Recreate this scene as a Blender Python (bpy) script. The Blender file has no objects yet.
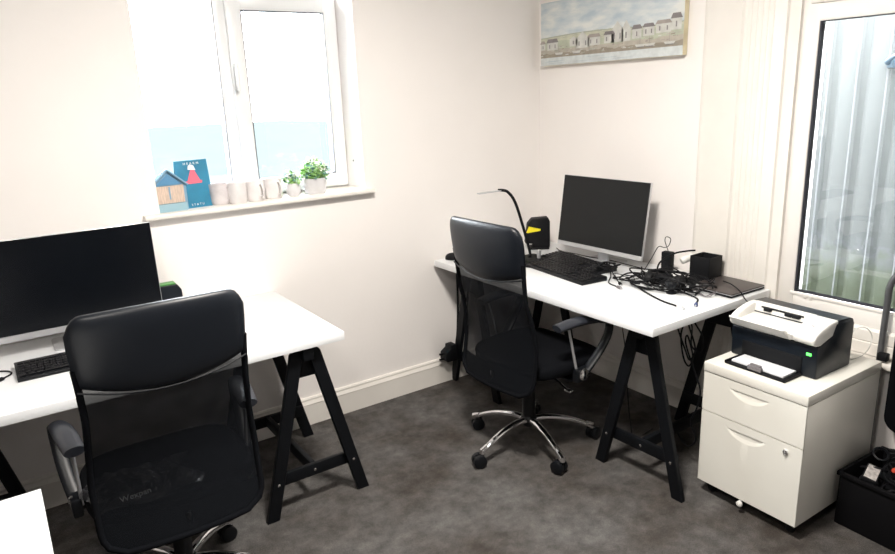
import bpy, bmesh, math, random
from mathutils import Vector, Matrix
R = math.radians
random.seed(7)
scene = bpy.context.scene
C = scene.collection

# ------------------------------------------------------------------ camera
CAM = Vector((-2.7547, -3.0437, 1.6087)); YAW, PIT, ROLL, FPX = 0.5942, -0.2642, -0.0408, 676.44
fw = Vector((math.sin(YAW)*math.cos(PIT), math.cos(YAW)*math.cos(PIT), math.sin(PIT)))
rt = Vector((math.cos(YAW), -math.sin(YAW), 0)); up = rt.cross(fw)
r2 = rt*math.cos(ROLL) + up*math.sin(ROLL); u2 = -rt*math.sin(ROLL) + up*math.cos(ROLL)
cd = bpy.data.cameras.new('camera'); cam = bpy.data.objects.new('camera', cd); C.objects.link(cam)
M = Matrix((r2, u2, -fw)).transposed().to_4x4(); M.translation = CAM
cam.matrix_world = M
cd.sensor_width = 36; cd.lens = FPX*36/895; cd.clip_start = .02; cd.clip_end = 500
scene.camera = cam

# ------------------------------------------------------------------ world, light, exposure
EXPOSURE = 0.78
SKY = 27.0
scene.view_settings.view_transform = 'Standard'; scene.view_settings.look = 'None'
scene.view_settings.gamma = 1; scene.view_settings.use_curve_mapping = False
scene.view_settings.exposure = EXPOSURE
w = bpy.data.worlds.new('overcast_sky'); scene.world = w; w.use_nodes = True
nt = w.node_tree; bg = nt.nodes['Background']
tc = nt.nodes.new('ShaderNodeTexCoord'); sx = nt.nodes.new('ShaderNodeSeparateXYZ'); cr = nt.nodes.new('ShaderNodeValToRGB')
nt.links.new(tc.outputs['Generated'], sx.inputs[0]); nt.links.new(sx.outputs[2], cr.inputs[0]); nt.links.new(cr.outputs[0], bg.inputs[0])
cr.color_ramp.elements[0].color = (.94, .97, 1, 1); cr.color_ramp.elements[1].color = (.88, .94, 1, 1)
bg.inputs[1].default_value = SKY

def area(name, loc, rot, sx_, sy_, power, col, portal=False):
    l = bpy.data.lights.new(name, 'AREA'); l.shape = 'RECTANGLE'; l.size = sx_; l.size_y = sy_
    l.energy = power; l.color = col
    if portal: l.cycles.is_portal = True
    o = bpy.data.objects.new(name, l); C.objects.link(o); o.location = loc; o.rotation_euler = rot
    return o
area('window_portal', (-1.667, .26, 1.63), (R(-90), 0, 0), .98, 1.0, 1, (1, 1, 1), True)
area('window_portal', (.10, -2.12, 1.45), (0, R(90), 0), 1.5, 1.2, 1, (1, 1, 1), True)
CEIL_POWER = 34
CEIL_COL = (1.0, .937, .862)

# ------------------------------------------------------------------ materials
def mat(name, col, rough=.5, metal=0, noise=0, nscale=20, bump=0, bscale=200, spec=.5, coat=0, emit=0, trans=0, alpha=1, stretch=None, col2=None, bdist=.002):
    m = bpy.data.materials.new(name); m.use_nodes = True
    n = m.node_tree; b = n.nodes['Principled BSDF']
    b.inputs['Base Color'].default_value = (*col, 1); b.inputs['Roughness'].default_value = rough
    b.inputs['Metallic'].default_value = metal; b.inputs['Specular IOR Level'].default_value = spec
    b.inputs['Coat Weight'].default_value = coat
    if emit: b.inputs['Emission Color'].default_value = (*col, 1); b.inputs['Emission Strength'].default_value = emit
    if alpha < 1: b.inputs['Alpha'].default_value = alpha
    t = n.nodes.new('ShaderNodeTexCoord'); mp = n.nodes.new('ShaderNodeMapping')
    n.links.new(t.outputs['Object'], mp.inputs[0])
    if stretch: mp.inputs['Scale'].default_value = stretch
    if noise or col2:
        nz = n.nodes.new('ShaderNodeTexNoise'); nz.inputs['Scale'].default_value = nscale; nz.inputs['Detail'].default_value = 5
        n.links.new(mp.outputs[0], nz.inputs[0])
        rp = n.nodes.new('ShaderNodeValToRGB'); n.links.new(nz.outputs[0], rp.inputs[0])
        c2 = col2 or tuple(max(0, c*(1-noise)) for c in col)
        rp.color_ramp.elements[0].position = .35; rp.color_ramp.elements[0].color = (*c2, 1)
        rp.color_ramp.elements[1].position = .65; rp.color_ramp.elements[1].color = (*col, 1)
        n.links.new(rp.outputs[0], b.inputs['Base Color'])
    if bump:
        nb = n.nodes.new('ShaderNodeTexNoise'); nb.inputs['Scale'].default_value = bscale; nb.inputs['Detail'].default_value = 3
        n.links.new(mp.outputs[0], nb.inputs[0])
        bp = n.nodes.new('ShaderNodeBump'); bp.inputs['Strength'].default_value = bump; bp.inputs['Distance'].default_value = bdist
        n.links.new(nb.outputs[0], bp.inputs['Height']); n.links.new(bp.outputs[0], b.inputs['Normal'])
    return m

MT = {}
MT['wall'] = mat('wall_paint', (.90, .868, .845), .75, noise=.02, nscale=3, bump=.15, bscale=60)
MT['wall_far'] = mat('low_bounce_wall_paint', (.18, .17, .165), .8, noise=.03, nscale=3)  # unseen walls, colour darkened on purpose to cut bounce light under the desks
MT['ceil'] = mat('ceiling_paint', (.86, .85, .83), .8, bump=.1, bscale=50)
MT['trim'] = mat('trim_gloss_paint', (.83, .80, .75), .38, noise=.03, nscale=8, bump=.05, bscale=30)
MT['upvc'] = mat('window_plastic', (.88, .89, .90), .3, noise=.01, nscale=5)
MT['upvc_warm'] = mat('cream_window_plastic', (.85, .82, .78), .33, noise=.01, nscale=5)
MT['seal'] = mat('rubber_seal', (.02, .02, .03), .5)
MT['seal_grey'] = mat('grey_gasket', (.08, .085, .11), .5)
MT['desk'] = mat('white_laminate', (.83, .85, .87), .28, noise=.012, nscale=6)
MT['trestle'] = mat('black_stained_pine', (.004, .005, .007), .5, noise=.3, nscale=40, stretch=(1, 1, .1), bump=.1, bscale=80, spec=.2)
MT['bolt'] = mat('steel_bolt', (.7, .7, .7), .25, 1)
MT['fabric'] = mat('black_mesh_fabric', (.0035, .004, .0055), .9, bump=.5, bscale=900, spec=.08)
MT['leather'] = mat('black_leatherette', (.004, .006, .010), .40, bump=.25, bscale=500, spec=.42, bdist=.0006)
MT['plastic'] = mat('black_plastic', (.005, .006, .008), .40, spec=.3, bump=.05, bscale=600)
MT['armplastic'] = mat('slate_arm_plastic', (.020, .023, .031), .36, spec=.5, bump=.05, bscale=600)
MT['matte'] = mat('matte_black_plastic', (.005, .0055, .007), .6, spec=.22)
MT['keycap'] = mat('keycap_plastic', (.008, .008, .010), .42, spec=.35)
MT['chrome'] = mat('chrome', (.85, .85, .87), .09, 1)
MT['greymetal'] = mat('grey_metal', (.16, .165, .175), .4, .6, noise=.1, nscale=20)
MT['silver'] = mat('silver_plastic', (.60, .61, .63), .3, .6)
MT['screen'] = mat('dark_screen', (.003, .004, .006), .22, spec=.25)
MT['screenR'] = mat('matte_dark_screen', (.008, .009, .010), .45, spec=.3)
MT['cabinet'] = mat('cream_powder_coated_steel', (.80, .79, .73), .32, noise=.015, nscale=8, bump=.05, bscale=300)
MT['printer'] = mat('printer_black', (.005, .008, .013), .35, bump=.15, bscale=900, spec=.35, bdist=.0004)
MT['printer_white'] = mat('printer_white', (.80, .79, .76), .4)
MT['paper'] = mat('paper_white', (.80, .82, .86), .7)
MT['grey'] = mat('grey_plastic', (.16, .15, .16), .4)
MT['led'] = mat('green_display', (.10, .95, .12), .4, emit=1.3)
MT['yellow'] = mat('yellow_paper', (.90, .78, .02), .6)
MT['green'] = mat('green_plastic', (.07, .26, .06), .4)
MT['whitecable'] = mat('white_cable', (.75, .75, .72), .4)
MT['blue'] = mat('blue_plug', (.05, .08, .22), .4)
MT['red'] = mat('red_plastic', (.5, .06, .03), .4)
MT['cardwood'] = mat('pale_wood', (.70, .55, .45), .6, noise=.25, nscale=30, stretch=(8, 1, 1))
MT['huttrim'] = mat('pale_blue_paint', (.22, .38, .52), .5)
MT['clip'] = mat('slate_blue_plastic', (.045, .075, .10), .5)
MT['hutroof'] = mat('mid_blue_paint', (.10, .27, .46), .5)
MT['hutbase'] = mat('powder_blue_paint', (.30, .47, .55), .5)
MT['card'] = mat('teal_blue_card', (.03, .25, .42), .45, noise=.25, nscale=9)  # blue lightened a little to stand in for window haze
MT['cardpink'] = mat('coral_ink', (.80, .15, .22), .5)
MT['cardwhite'] = mat('white_ink', (.85, .88, .9), .5)
MT['mug'] = mat('marbled_stoneware', (.80, .77, .77), .4, noise=.15, nscale=14)  # both mug tones lightened, putting the window's haze into the colour
MT['mugbrown'] = mat('marbled_taupe_stoneware', (.70, .66, .67), .4, noise=.25, nscale=14)
MT['pot'] = mat('pale_grey_ceramic', (.72, .71, .73), .5, noise=.1, nscale=12)
MT['soil'] = mat('dark_soil', (.04, .03, .02), .9)
MT['leaf'] = mat('green_leaf', (.22, .46, .12), .5, col2=(.42, .66, .24), nscale=25)  # leaf greens lightened for the hazy bloom of the window
MT['leafdark'] = mat('blue_green_leaf', (.10, .26, .22), .5, col2=(.20, .38, .32), nscale=25)
MT['petal'] = mat('white_petal', (.85, .84, .78), .6)
MT['baize'] = mat('black_crate_plastic', (.004, .004, .005), .6, spec=.15)
MT['label'] = mat('worn_silver_label', (.55, .52, .50), .45, noise=.5, nscale=60)
MT['copper'] = mat('canvas_edge', (.78, .70, .48), .8, noise=.2, nscale=12)

def glass():
    m = bpy.data.materials.new('window_glass'); m.use_nodes = True; n = m.node_tree
    out = n.nodes['Material Output']; n.nodes.remove(n.nodes['Principled BSDF'])
    tr = n.nodes.new('ShaderNodeBsdfTransparent'); tr.inputs[0].default_value = (.97, .975, .975, 1)
    gl = n.nodes.new('ShaderNodeBsdfGlossy'); gl.inputs['Roughness'].default_value = .02
    lw = n.nodes.new('ShaderNodeFresnel'); lw.inputs[0].default_value = 1.45
    mx = n.nodes.new('ShaderNodeMixShader')
    n.links.new(lw.outputs[0], mx.inputs[0]); n.links.new(tr.outputs[0], mx.inputs[1]); n.links.new(gl.outputs[0], mx.inputs[2])
    n.links.new(mx.outputs[0], out.inputs[0]); return m
MT['glass'] = glass()

def meshy():
    m = bpy.data.materials.new('see_through_chair_mesh'); m.use_nodes = True; n = m.node_tree
    b = n.nodes['Principled BSDF']; out = n.nodes['Material Output']
    b.inputs['Base Color'].default_value = (.004, .005, .007, 1); b.inputs['Roughness'].default_value = .7
    b.inputs['Specular IOR Level'].default_value = .12
    tr = n.nodes.new('ShaderNodeBsdfTransparent'); mx = n.nodes.new('ShaderNodeMixShader')
    t = n.nodes.new('ShaderNodeTexCoord'); wv = n.nodes.new('ShaderNodeTexNoise'); wv.inputs['Scale'].default_value = 6
    mp = n.nodes.new('ShaderNodeMapRange'); mp.inputs['From Min'].default_value = .3; mp.inputs['From Max'].default_value = .7
    mp.inputs['To Min'].default_value = .86; mp.inputs['To Max'].default_value = .94
    n.links.new(t.outputs['Object'], wv.inputs[0]); n.links.new(wv.outputs[0], mp.inputs[0])
    n.links.new(mp.outputs[0], mx.inputs[0]); n.links.new(tr.outputs[0], mx.inputs[1]); n.links.new(b.outputs[0], mx.inputs[2])
    n.links.new(mx.outputs[0], out.inputs[0]); return m
MT['mesh'] = meshy()

def carpet_mat():
    m = bpy.data.materials.new('worn_grey_brown_carpet'); m.use_nodes = True; n = m.node_tree; b = n.nodes['Principled BSDF']
    t = n.nodes.new('ShaderNodeTexCoord')
    def nz(s, d=4, r=.6):
        x = n.nodes.new('ShaderNodeTexNoise'); x.inputs['Scale'].default_value = s; x.inputs['Detail'].default_value = d; x.inputs['Roughness'].default_value = r
        n.links.new(t.outputs['Object'], x.inputs[0]); return x
    def ramp(src, stops):
        r = n.nodes.new('ShaderNodeValToRGB'); n.links.new(src, r.inputs[0]); e = r.color_ramp.elements
        e[0].position, e[0].color = stops[0][0], (*stops[0][1], 1); e[1].position, e[1].color = stops[-1][0], (*stops[-1][1], 1)
        for p, c in stops[1:-1]: k = e.new(p); k.color = (*c, 1)
        return r
    big = ramp(nz(2.2, 5, .62).outputs[0], [(.34, (.062, .053, .046)), (.5, (.096, .090, .086)), (.66, (.127, .124, .122))])
    mid = ramp(nz(14, 5, .7).outputs[0], [(.3, (.62, .62, .62)), (.5, (.95, .95, .95)), (.72, (1.38, 1.36, 1.35))])
    fine = ramp(nz(240, 2, .7).outputs[0], [(.3, (.55, .55, .55)), (.7, (1.4, 1.4, 1.4))])
    m1 = n.nodes.new('ShaderNodeMix'); m1.data_type = 'RGBA'; m1.blend_type = 'MULTIPLY'; m1.inputs[0].default_value = 1
    m2 = n.nodes.new('ShaderNodeMix'); m2.data_type = 'RGBA'; m2.blend_type = 'MULTIPLY'; m2.inputs[0].default_value = .8
    n.links.new(big.outputs[0], m1.inputs[6]); n.links.new(mid.outputs[0], m1.inputs[7])
    n.links.new(m1.outputs[2], m2.inputs[6]); n.links.new(fine.outputs[0], m2.inputs[7]); n.links.new(m2.outputs[2], b.inputs['Base Color'])
    b.inputs['Roughness'].default_value = .95; b.inputs['Specular IOR Level'].default_value = .15
    bp = n.nodes.new('ShaderNodeBump'); bp.inputs['Strength'].default_value = .6; bp.inputs['Distance'].default_value = .004
    n.links.new(fine.outputs[0], bp.inputs['Height']); n.links.new(bp.outputs[0], b.inputs['Normal']); return m
MT['carpet'] = carpet_mat()

def fence_mat():
    m = mat('weathered_grey_panel', (.3, .3, .3), .6); n = m.node_tree; b = n.nodes['Principled BSDF']
    t = n.nodes.new('ShaderNodeTexCoord'); s = n.nodes.new('ShaderNodeSeparateXYZ'); n.links.new(t.outputs['Object'], s.inputs[0])
    nz = n.nodes.new('ShaderNodeTexNoise'); nz.inputs['Scale'].default_value = 14; nz.inputs['Detail'].default_value = 8; n.links.new(t.outputs['Object'], nz.inputs[0])
    a = n.nodes.new('ShaderNodeMath'); a.operation = 'MULTIPLY_ADD'; a.inputs[1].default_value = .45; n.links.new(nz.outputs[0], a.inputs[0]); n.links.new(s.outputs[2], a.inputs[2])
    r = n.nodes.new('ShaderNodeValToRGB'); n.links.new(a.outputs[0], r.inputs[0]); e = r.color_ramp.elements
    e[0].position = .86; e[0].color = (.036, .045, .024, 1); e[1].position = 1.22; e[1].color = (.090, .095, .100, 1)
    k = e.new(.86); k.color = (.055, .066, .046, 1); k = e.new(1.0); k.color = (.070, .076, .074, 1)
    r.color_ramp.elements[0].position = .74
    n.links.new(r.outputs[0], b.inputs['Base Color']); return m
MT['fence'] = fence_mat()
MT['fence_edge'] = mat('white_fence_batten', (.15, .154, .158), .5)
MT['hedge'] = mat('far_field', (.0245, .0278, .0268), .9, col2=(.0225, .0265, .0255), nscale=.3, spec=0)

# ------------------------------------------------------------------ mesh helpers
class MB:
    """collects shapes with a material slot each and links them as ONE mesh object"""
    def __init__(s): s.bm = bmesh.new(); s.mats = []
    def _mi(s, m):
        if m not in s.mats: s.mats.append(m)
        return s.mats.index(m)
    def _fin(s, tmp, m, mx=None):
        i = s._mi(m)
        for f in tmp.faces: f.material_index = i
        if mx is not None: bmesh.ops.transform(tmp, matrix=mx, verts=tmp.verts)
        me = bpy.data.meshes.new('t'); tmp.to_mesh(me); tmp.free(); s.bm.from_mesh(me); bpy.data.meshes.remove(me); return s
    def box(s, x0, x1, y0, y1, z0, z1, m, bev=0, seg=2, mx=None):
        t = bmesh.new(); bmesh.ops.create_cube(t, size=1)
        for v in t.verts: v.co = Vector(((x0+x1)/2+v.co.x*(x1-x0), (y0+y1)/2+v.co.y*(y1-y0), (z0+z1)/2+v.co.z*(z1-z0)))
        if bev: bmesh.ops.bevel(t, geom=t.edges[:], offset=bev, segments=seg, profile=.5, affect='EDGES')
        return s._fin(t, m, mx)
    def prism(s, pts, d0, d1, m, axis='y', bev=0, seg=2, mx=None):
        """pts in the plane across axis, extruded from d0 to d1"""
        t = bmesh.new()
        def P(a, b, d): return {'x': (d, a, b), 'y': (a, d, b), 'z': (a, b, d)}[axis]
        v0 = [t.verts.new(P(a, b, d0)) for a, b in pts]; v1 = [t.verts.new(P(a, b, d1)) for a, b in pts]
        n = len(pts); t.faces.new(v0); t.faces.new(v1)
        for i in range(n): t.faces.new((v0[i], v0[(i+1) % n], v1[(i+1) % n], v1[i]))
        bmesh.ops.recalc_face_normals(t, faces=t.faces)
        if bev: bmesh.ops.bevel(t, geom=t.edges[:], offset=bev, segments=seg, profile=.5, affect='EDGES')
        return s._fin(t, m, mx)
    def tube(s, path, rad, m, n=10, mx=None, flat=1, caps=True):
        """swept tube; rad a number or a list; flat squashes it along the second frame axis"""
        t = bmesh.new(); path = [Vector(p) for p in path]; k = len(path)
        rads = rad if isinstance(rad, (list, tuple)) else [rad]*k
        tan = [(path[min(i+1, k-1)]-path[max(i-1, 0)]).normalized() for i in range(k)]
        ref = Vector((0, 0, 1)) if abs(tan[0].z) < .9 else Vector((1, 0, 0))
        nrm = (ref - tan[0]*ref.dot(tan[0])).normalized(); rings = []
        for i in range(k):
            nrm = (nrm - tan[i]*nrm.dot(tan[i])); nrm = nrm.normalized() if nrm.length > 1e-6 else Vector((1, 0, 0)); bi = tan[i].cross(nrm)
            rings.append([t.verts.new(path[i] + nrm*math.cos(2*math.pi*j/n)*rads[i]*flat + bi*math.sin(2*math.pi*j/n)*rads[i]) for j in range(n)])
        for a, b in zip(rings, rings[1:]):
            for j in range(n): t.faces.new((a[j], a[(j+1) % n], b[(j+1) % n], b[j]))
        if caps: t.faces.new(rings[0]); t.faces.new(rings[-1])
        bmesh.ops.recalc_face_normals(t, faces=t.faces)
        return s._fin(t, m, mx)
    def bar(s, a, b, wdt, thk, m, side=(1, 0, 0), bev=.002):
        """rectangular bar from a to b; wdt is measured along side"""
        a = Vector(a); b = Vector(b); d = (b-a); L = d.length; d.normalize()
        sd = Vector(side); sd = (sd - d*sd.dot(d)).normalized(); ot = d.cross(sd)
        mx = Matrix((sd, ot, d)).transposed().to_4x4(); mx.translation = (a+b)/2
        return s.box(-wdt/2, wdt/2, -thk/2, thk/2, -L/2, L/2, m, bev, 1, mx)
    def lathe(s, prof, m, n=24, mx=None):
        t = bmesh.new(); rings = []
        for r, z in prof:
            rings.append([t.verts.new((max(r, 1e-5)*math.cos(2*math.pi*j/n), max(r, 1e-5)*math.sin(2*math.pi*j/n), z)) for j in range(n)])
        for a, b in zip(rings, rings[1:]):
            for j in range(n): t.faces.new((a[j], a[(j+1) % n], b[(j+1) % n], b[j]))
        t.faces.new(rings[0]); t.faces.new(rings[-1])
        bmesh.ops.recalc_face_normals(t, faces=t.faces)
        return s._fin(t, m, mx)
    def grid(s, fn, nu, nv, m, thick=0, mx=None):
        """surface fn(u,v), u,v in 0..1; thick gives it a back by offsetting along normals"""
        t = bmesh.new(); g = [[t.verts.new(fn(i/nu, j/nv)) for j in range(nv+1)] for i in range(nu+1)]
        for i in range(nu):
            for j in range(nv): t.faces.new((g[i][j], g[i+1][j], g[i+1][j+1], g[i][j+1]))
        if thick:
            bmesh.ops.recalc_face_normals(t, faces=t.faces); t.normal_update()
            bmesh.ops.solidify(t, geom=t.faces[:]+t.edges[:]+t.verts[:], thickness=thick)
        return s._fin(t, m, mx)
    def quad(s, pts, m):
        t = bmesh.new(); t.faces.new([t.verts.new(p) for p in pts]); return s._fin(t, m)
    def build(s, name, parent=None, angle=38, weld=False, sub=0):
        if weld: bmesh.ops.remove_doubles(s.bm, verts=s.bm.verts, dist=1e-5)
        me = bpy.data.meshes.new(name); s.bm.to_mesh(me); s.bm.free()
        for m in s.mats: me.materials.append(MT[m] if isinstance(m, str) else m)
        me.polygons.foreach_set('use_smooth', [True]*len(me.polygons)); me.set_sharp_from_angle(angle=R(angle))
        o = bpy.data.objects.new(name, me); C.objects.link(o)
        if parent: o.parent = parent
        if sub: md = o.modifiers.new('sub', 'SUBSURF'); md.levels = sub; md.render_levels = sub
        return o

def thing(name, label, cat, loc=(0, 0, 0), rz=0, group=None):
    o = bpy.data.objects.new(name, None); C.objects.link(o); o.empty_display_size = .05
    o.location = loc; o.rotation_euler = (0, 0, rz); return tag(o, label, cat, group)
def tag(o, label, cat, group=None):
    o['label'] = label; o['category'] = cat
    if group: o['group'] = group
    return o
def struct(o): o['kind'] = 'structure'; return o
def bez(pts, n=8):
    """Catmull-Rom through pts"""
    P = [Vector(p) for p in pts]; P = [P[0]*2-P[1]] + P + [P[-1]*2-P[-2]]; out = []
    for i in range(1, len(P)-2):
        for k in range(n):
            t = k/n; a, b, c, d = P[i-1:i+3]
            out.append(.5*((2*b)+(c-a)*t+(2*a-5*b+4*c-d)*t*t+(3*b-a-3*c+d)*t**3))
    out.append(P[-2]); return out
def arc(cx, cy, r, a0, a1, n=8): return [(cx+r*math.cos(R(a0+(a1-a0)*i/n)), cy+r*math.sin(R(a0+(a1-a0)*i/n))) for i in range(n+1)]
def rrect(x0, x1, y0, y1, r, n=5):
    return arc(x1-r, y1-r, r, 0, 90, n)+arc(x0+r, y1-r, r, 90, 180, n)+arc(x0+r, y0+r, r, 180, 270, n)+arc(x1-r, y0+r, r, 270, 360, n)
def letters(txt, size, m, name, parent, mx, ext=.0006, space=1.0):
    cu = bpy.data.curves.new(name, 'FONT'); cu.body = txt; cu.size = size; cu.extrude = ext; cu.align_x = 'CENTER'; cu.space_character = space
    o = bpy.data.objects.new(name, cu); C.objects.link(o)
    me = bpy.data.meshes.new_from_object(o.evaluated_get(bpy.context.evaluated_depsgraph_get()))
    bpy.data.objects.remove(o); me.transform(mx); me.materials.clear(); me.materials.append(MT[m]); me.name = name
    q = bpy.data.objects.new(name, me); C.objects.link(q); q.parent = parent; return q

# ------------------------------------------------------------------ room shell
X0, Y0, H = -4.3, -4.2, 2.55            # far corners of the room behind the camera
WL0, WL1, WZ0, WZ1 = -2.157, -1.177, 1.145, 2.22     # opening in the window wall
RY1, RY0, RZ0, RZ1 = -1.52, -2.78, .66, 2.30         # opening in the right wall (y from RY1 down to RY0)
b = MB(); b.box(X0-.1, .1, Y0-.1, .35, -.08, 0, 'carpet'); struct(b.build('floor'))
b = MB(); b.box(X0-.1, .1, Y0-.1, .35, H, H+.08, 'ceil'); struct(b.build('ceiling'))
def wall_hole(name, axis, a0, a1, h0, h1, z0, z1, d0, d1):
    """wall between a0..a1 with an opening h0..h1, z0..z1"""
    b = MB()
    for (p, q, r, s) in ((a0, h0, 0, H), (h1, a1, 0, H), (h0, h1, 0, z0), (h0, h1, z1, H)):
        if axis == 'x': b.box(p, q, d0, d1, r, s, 'wall')
        else: b.box(d0, d1, p, q, r, s, 'wall')
    return struct(b.build(name))
wall_hole('wall_back', 'x', X0, .1, WL0, WL1, WZ0, WZ1, 0, .33)
wall_hole('wall_right', 'y', Y0, 0, RY0, RY1, RZ0, RZ1, 0, .10)
b = MB(); b.box(X0-.1, X0, Y0, .33, 0, H, 'wall_far'); struct(b.build('wall_left'))
b = MB(); b.box(X0, .1, Y0-.1, Y0, 0, H, 'wall_far'); struct(b.build('wall_front'))
# skirting with a moulded top
def skirt_prof(s=1): return [(0, 0), (-.018*s, 0), (-.018*s, .108), (-.021*s, .112), (-.018*s, .118), (-.012*s, .130), (-.013*s, .138), (-.008*s, .1459), (0, .1459)]
b = MB(); b.prism(skirt_prof(), X0, 0, 'trim', 'x'); struct(b.build('baseboard_back', angle=20))
b = MB(); b.prism(skirt_prof(), Y0, 0, 'trim', 'y'); struct(b.build('baseboard_right', angle=20))

# --- window 1, in the back wall
def frame_rect(b, x0, x1, z0, z1, wd, y0, y1, m, bev=.004):
    b.box(x0, x0+wd, y0, y1, z0, z1, m, bev); b.box(x1-wd, x1, y0, y1, z0, z1, m, bev)
    b.box(x0+wd-.003, x1-wd+.003, y0+.001, y1-.001, z0, z0+wd, m, bev); b.box(x0+wd-.003, x1-wd+.003, y0+.001, y1-.001, z1-wd, z1, m, bev)
win = thing('window_1', '', 'x'); del win['label']; del win['category']; struct(win); win.location = (0, 0, 0)
b = MB(); frame_rect(b, WL0, WL1, WZ0+.012, WZ1, .040, .19, .255, 'upvc'); b.box(-1.775, -1.722, .19, .255, WZ0+.05, WZ1-.03, 'upvc', .004)
b.build('window_frame', win)
b = MB(); frame_rect(b, -1.722, -1.180, WZ0+.028, 2.080, .070, .172, .225, 'upvc', .006); sash = b.build('window_sash', win)
b = MB(); frame_rect(b, -1.654, -1.248, WZ0+.096, 2.012, .003, .1695, .2, 'seal_grey', 0); b.build('glazing_seal', sash)
b = MB(); b.box(-1.778, -1.775, .188, .2, WZ0+.06, WZ1-.048, 'seal_grey'); b.build('glazing_seal', win)
b = MB(); b.box(-1.724, -1.700, .168, .173, 1.70, 1.80, 'upvc', .002); b.tube([(-1.712, .168, 1.775), (-1.712, .148, 1.775), (-1.712, .142, 1.76), (-1.712, .142, 1.66)], [.008, .008, .009, .007], 'upvc', 10)
b.build('window_handle', sash)
b = MB(); b.box(-1.70, -1.21, .205, .209, WZ0+.07, 2.03, 'glass'); b.build('window_pane', sash)
b = MB(); b.box(WL0+.03, -1.76, .218, .222, WZ0+.04, WZ1-.03, 'glass'); b.build('window_pane', win)
b = MB(); b.prism([(-.045, 1.148), (-.045, 1.160), (-.040, 1.166), (.192, 1.166), (.192, 1.145), (-.038, 1.145)], -2.225, -1.140, 'trim', 'x', .0015); struct(b.build('trim_1'))
b = MB(); b.lathe([(0, 0), (.004, 0), (.004, .003), (0, .004)], 'seal', 10, Matrix.Translation((-1.178, .10, 1.30)) @ Matrix.Rotation(R(-90), 4, 'Y')); b.build('screw', win)

# --- window 2, in the right wall, with architrave, panel and ledge
win = thing('window_2', '', 'x'); del win['label']; del win['category']; struct(win)
def framey(b, y0, y1, z0, z1, wd, x0, x1, m, bev=.004):
    b.box(x0, x1, y0, y0+wd, z0, z1, m, bev); b.box(x0, x1, y1-wd, y1, z0, z1, m, bev)
    b.box(x0+.001, x1-.001, y0+wd-.003, y1-wd+.003, z0, z0+wd, m, bev); b.box(x0+.001, x1-.001, y0+wd-.003, y1-wd+.003, z1-wd, z1, m, bev)
b = MB(); framey(b, RY0, RY1, RZ0, RZ1, .07, .0, .07, 'upvc_warm', .006); b.box(.0, .07, RY0+.06, RY1-.06, 1.822, 1.888, 'upvc_warm', .006)
b.box(-.004, .004, RY0+.05, RY1-.055, RZ0+.068, RZ0+.082, 'upvc_warm', .003)
b.build('window_frame', win)
b = MB(); framey(b, RY0+.07, RY1-.07, .742, 1.826, .006, .004, .03, 'seal', 0); b.build('glazing_seal', win)
b = MB(); framey(b, RY0+.075, RY1-.030, 1.888, RZ1-.03, .05, -.010, .03, 'upvc_warm', .006); s2 = b.build('window_sash', win)
b = MB(); framey(b, RY0+.125, RY1-.082, 1.935, RZ1-.08, .005, -.012, .02, 'seal', 0); b.build('glazing_seal', s2)
b = MB(); b.box(.030, .034, RY0+.06, RY1-.06, .73, 1.835, 'glass'); b.build('window_pane', win)
b = MB(); b.box(.020, .024, RY0+.10, RY1-.06, 1.90, RZ1-.05, 'glass'); b.build('window_pane', s2)
for yy in (-1.640, -1.665):
    b = MB(); b.box(-.006, .002, yy-.006, yy+.006, .722, .740, 'upvc_warm', .002); b.build('drain_cap', win)
# architrave: flat board, shadow step, reeded moulding
fl = [(0, -1.08), (-.005, -1.085), (-.009, -1.095), (-.009, -1.108), (-.006, -1.118), (-.006, -1.262), (-.016, -1.275), (-.020, -1.285), (-.016, -1.297)]
y = -1.30
for k in range(5): fl += [(-.024, y), (-.0255, y-.008), (-.024, y-.018), (-.0215, y-.021)]; y -= .024
fl += [(-.024, -1.425), (-.024, -1.470), (-.017, -1.476), (-.013, -1.495), (-.013, -1.5195), (0, -1.5195)]
b = MB(); b.prism(fl, .15, H, 'trim', 'z'); struct(b.build('trim_2', angle=25))
b = MB()
b.prism([(0, .555), (-.012, .555), (-.012, .600), (-.008, .604), (-.012, .609), (-.012, .650), (-.006, .658), (0, .66)], RY0, RY1, 'trim', 'y')
b.box(-.055, 0, RY0-.05, RY1+.02, .525, .552, 'trim', .006); struct(b.build('trim_3', angle=25))

# ceiling lamps of the room (above the frame)
for i, (lx, ly) in enumerate(((-1.75, -1.75), (-3.1, -2.6))):
    t = thing('ceiling_light', ('round flat white ceiling lamp over the middle of the carpet', 'round flat white ceiling lamp behind the camera')[i], 'ceiling lamp', (lx, ly, H), 0, 'ceiling lamps')
    b = MB(); b.lathe([(0, 0), (.20, 0), (.20, -.03), (.185, -.035), (0, -.035)], 'upvc', 32); b.build('lamp_body', t)
    l = bpy.data.lights.new('ceiling_bulb', 'AREA'); l.shape = 'DISK'; l.size = .36; l.energy = CEIL_POWER*(1.5, .5)[i]; l.color = CEIL_COL
    o = bpy.data.objects.new('ceiling_bulb', l); C.objects.link(o); o.parent = t; o.location = (0, 0, -.045)

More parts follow.
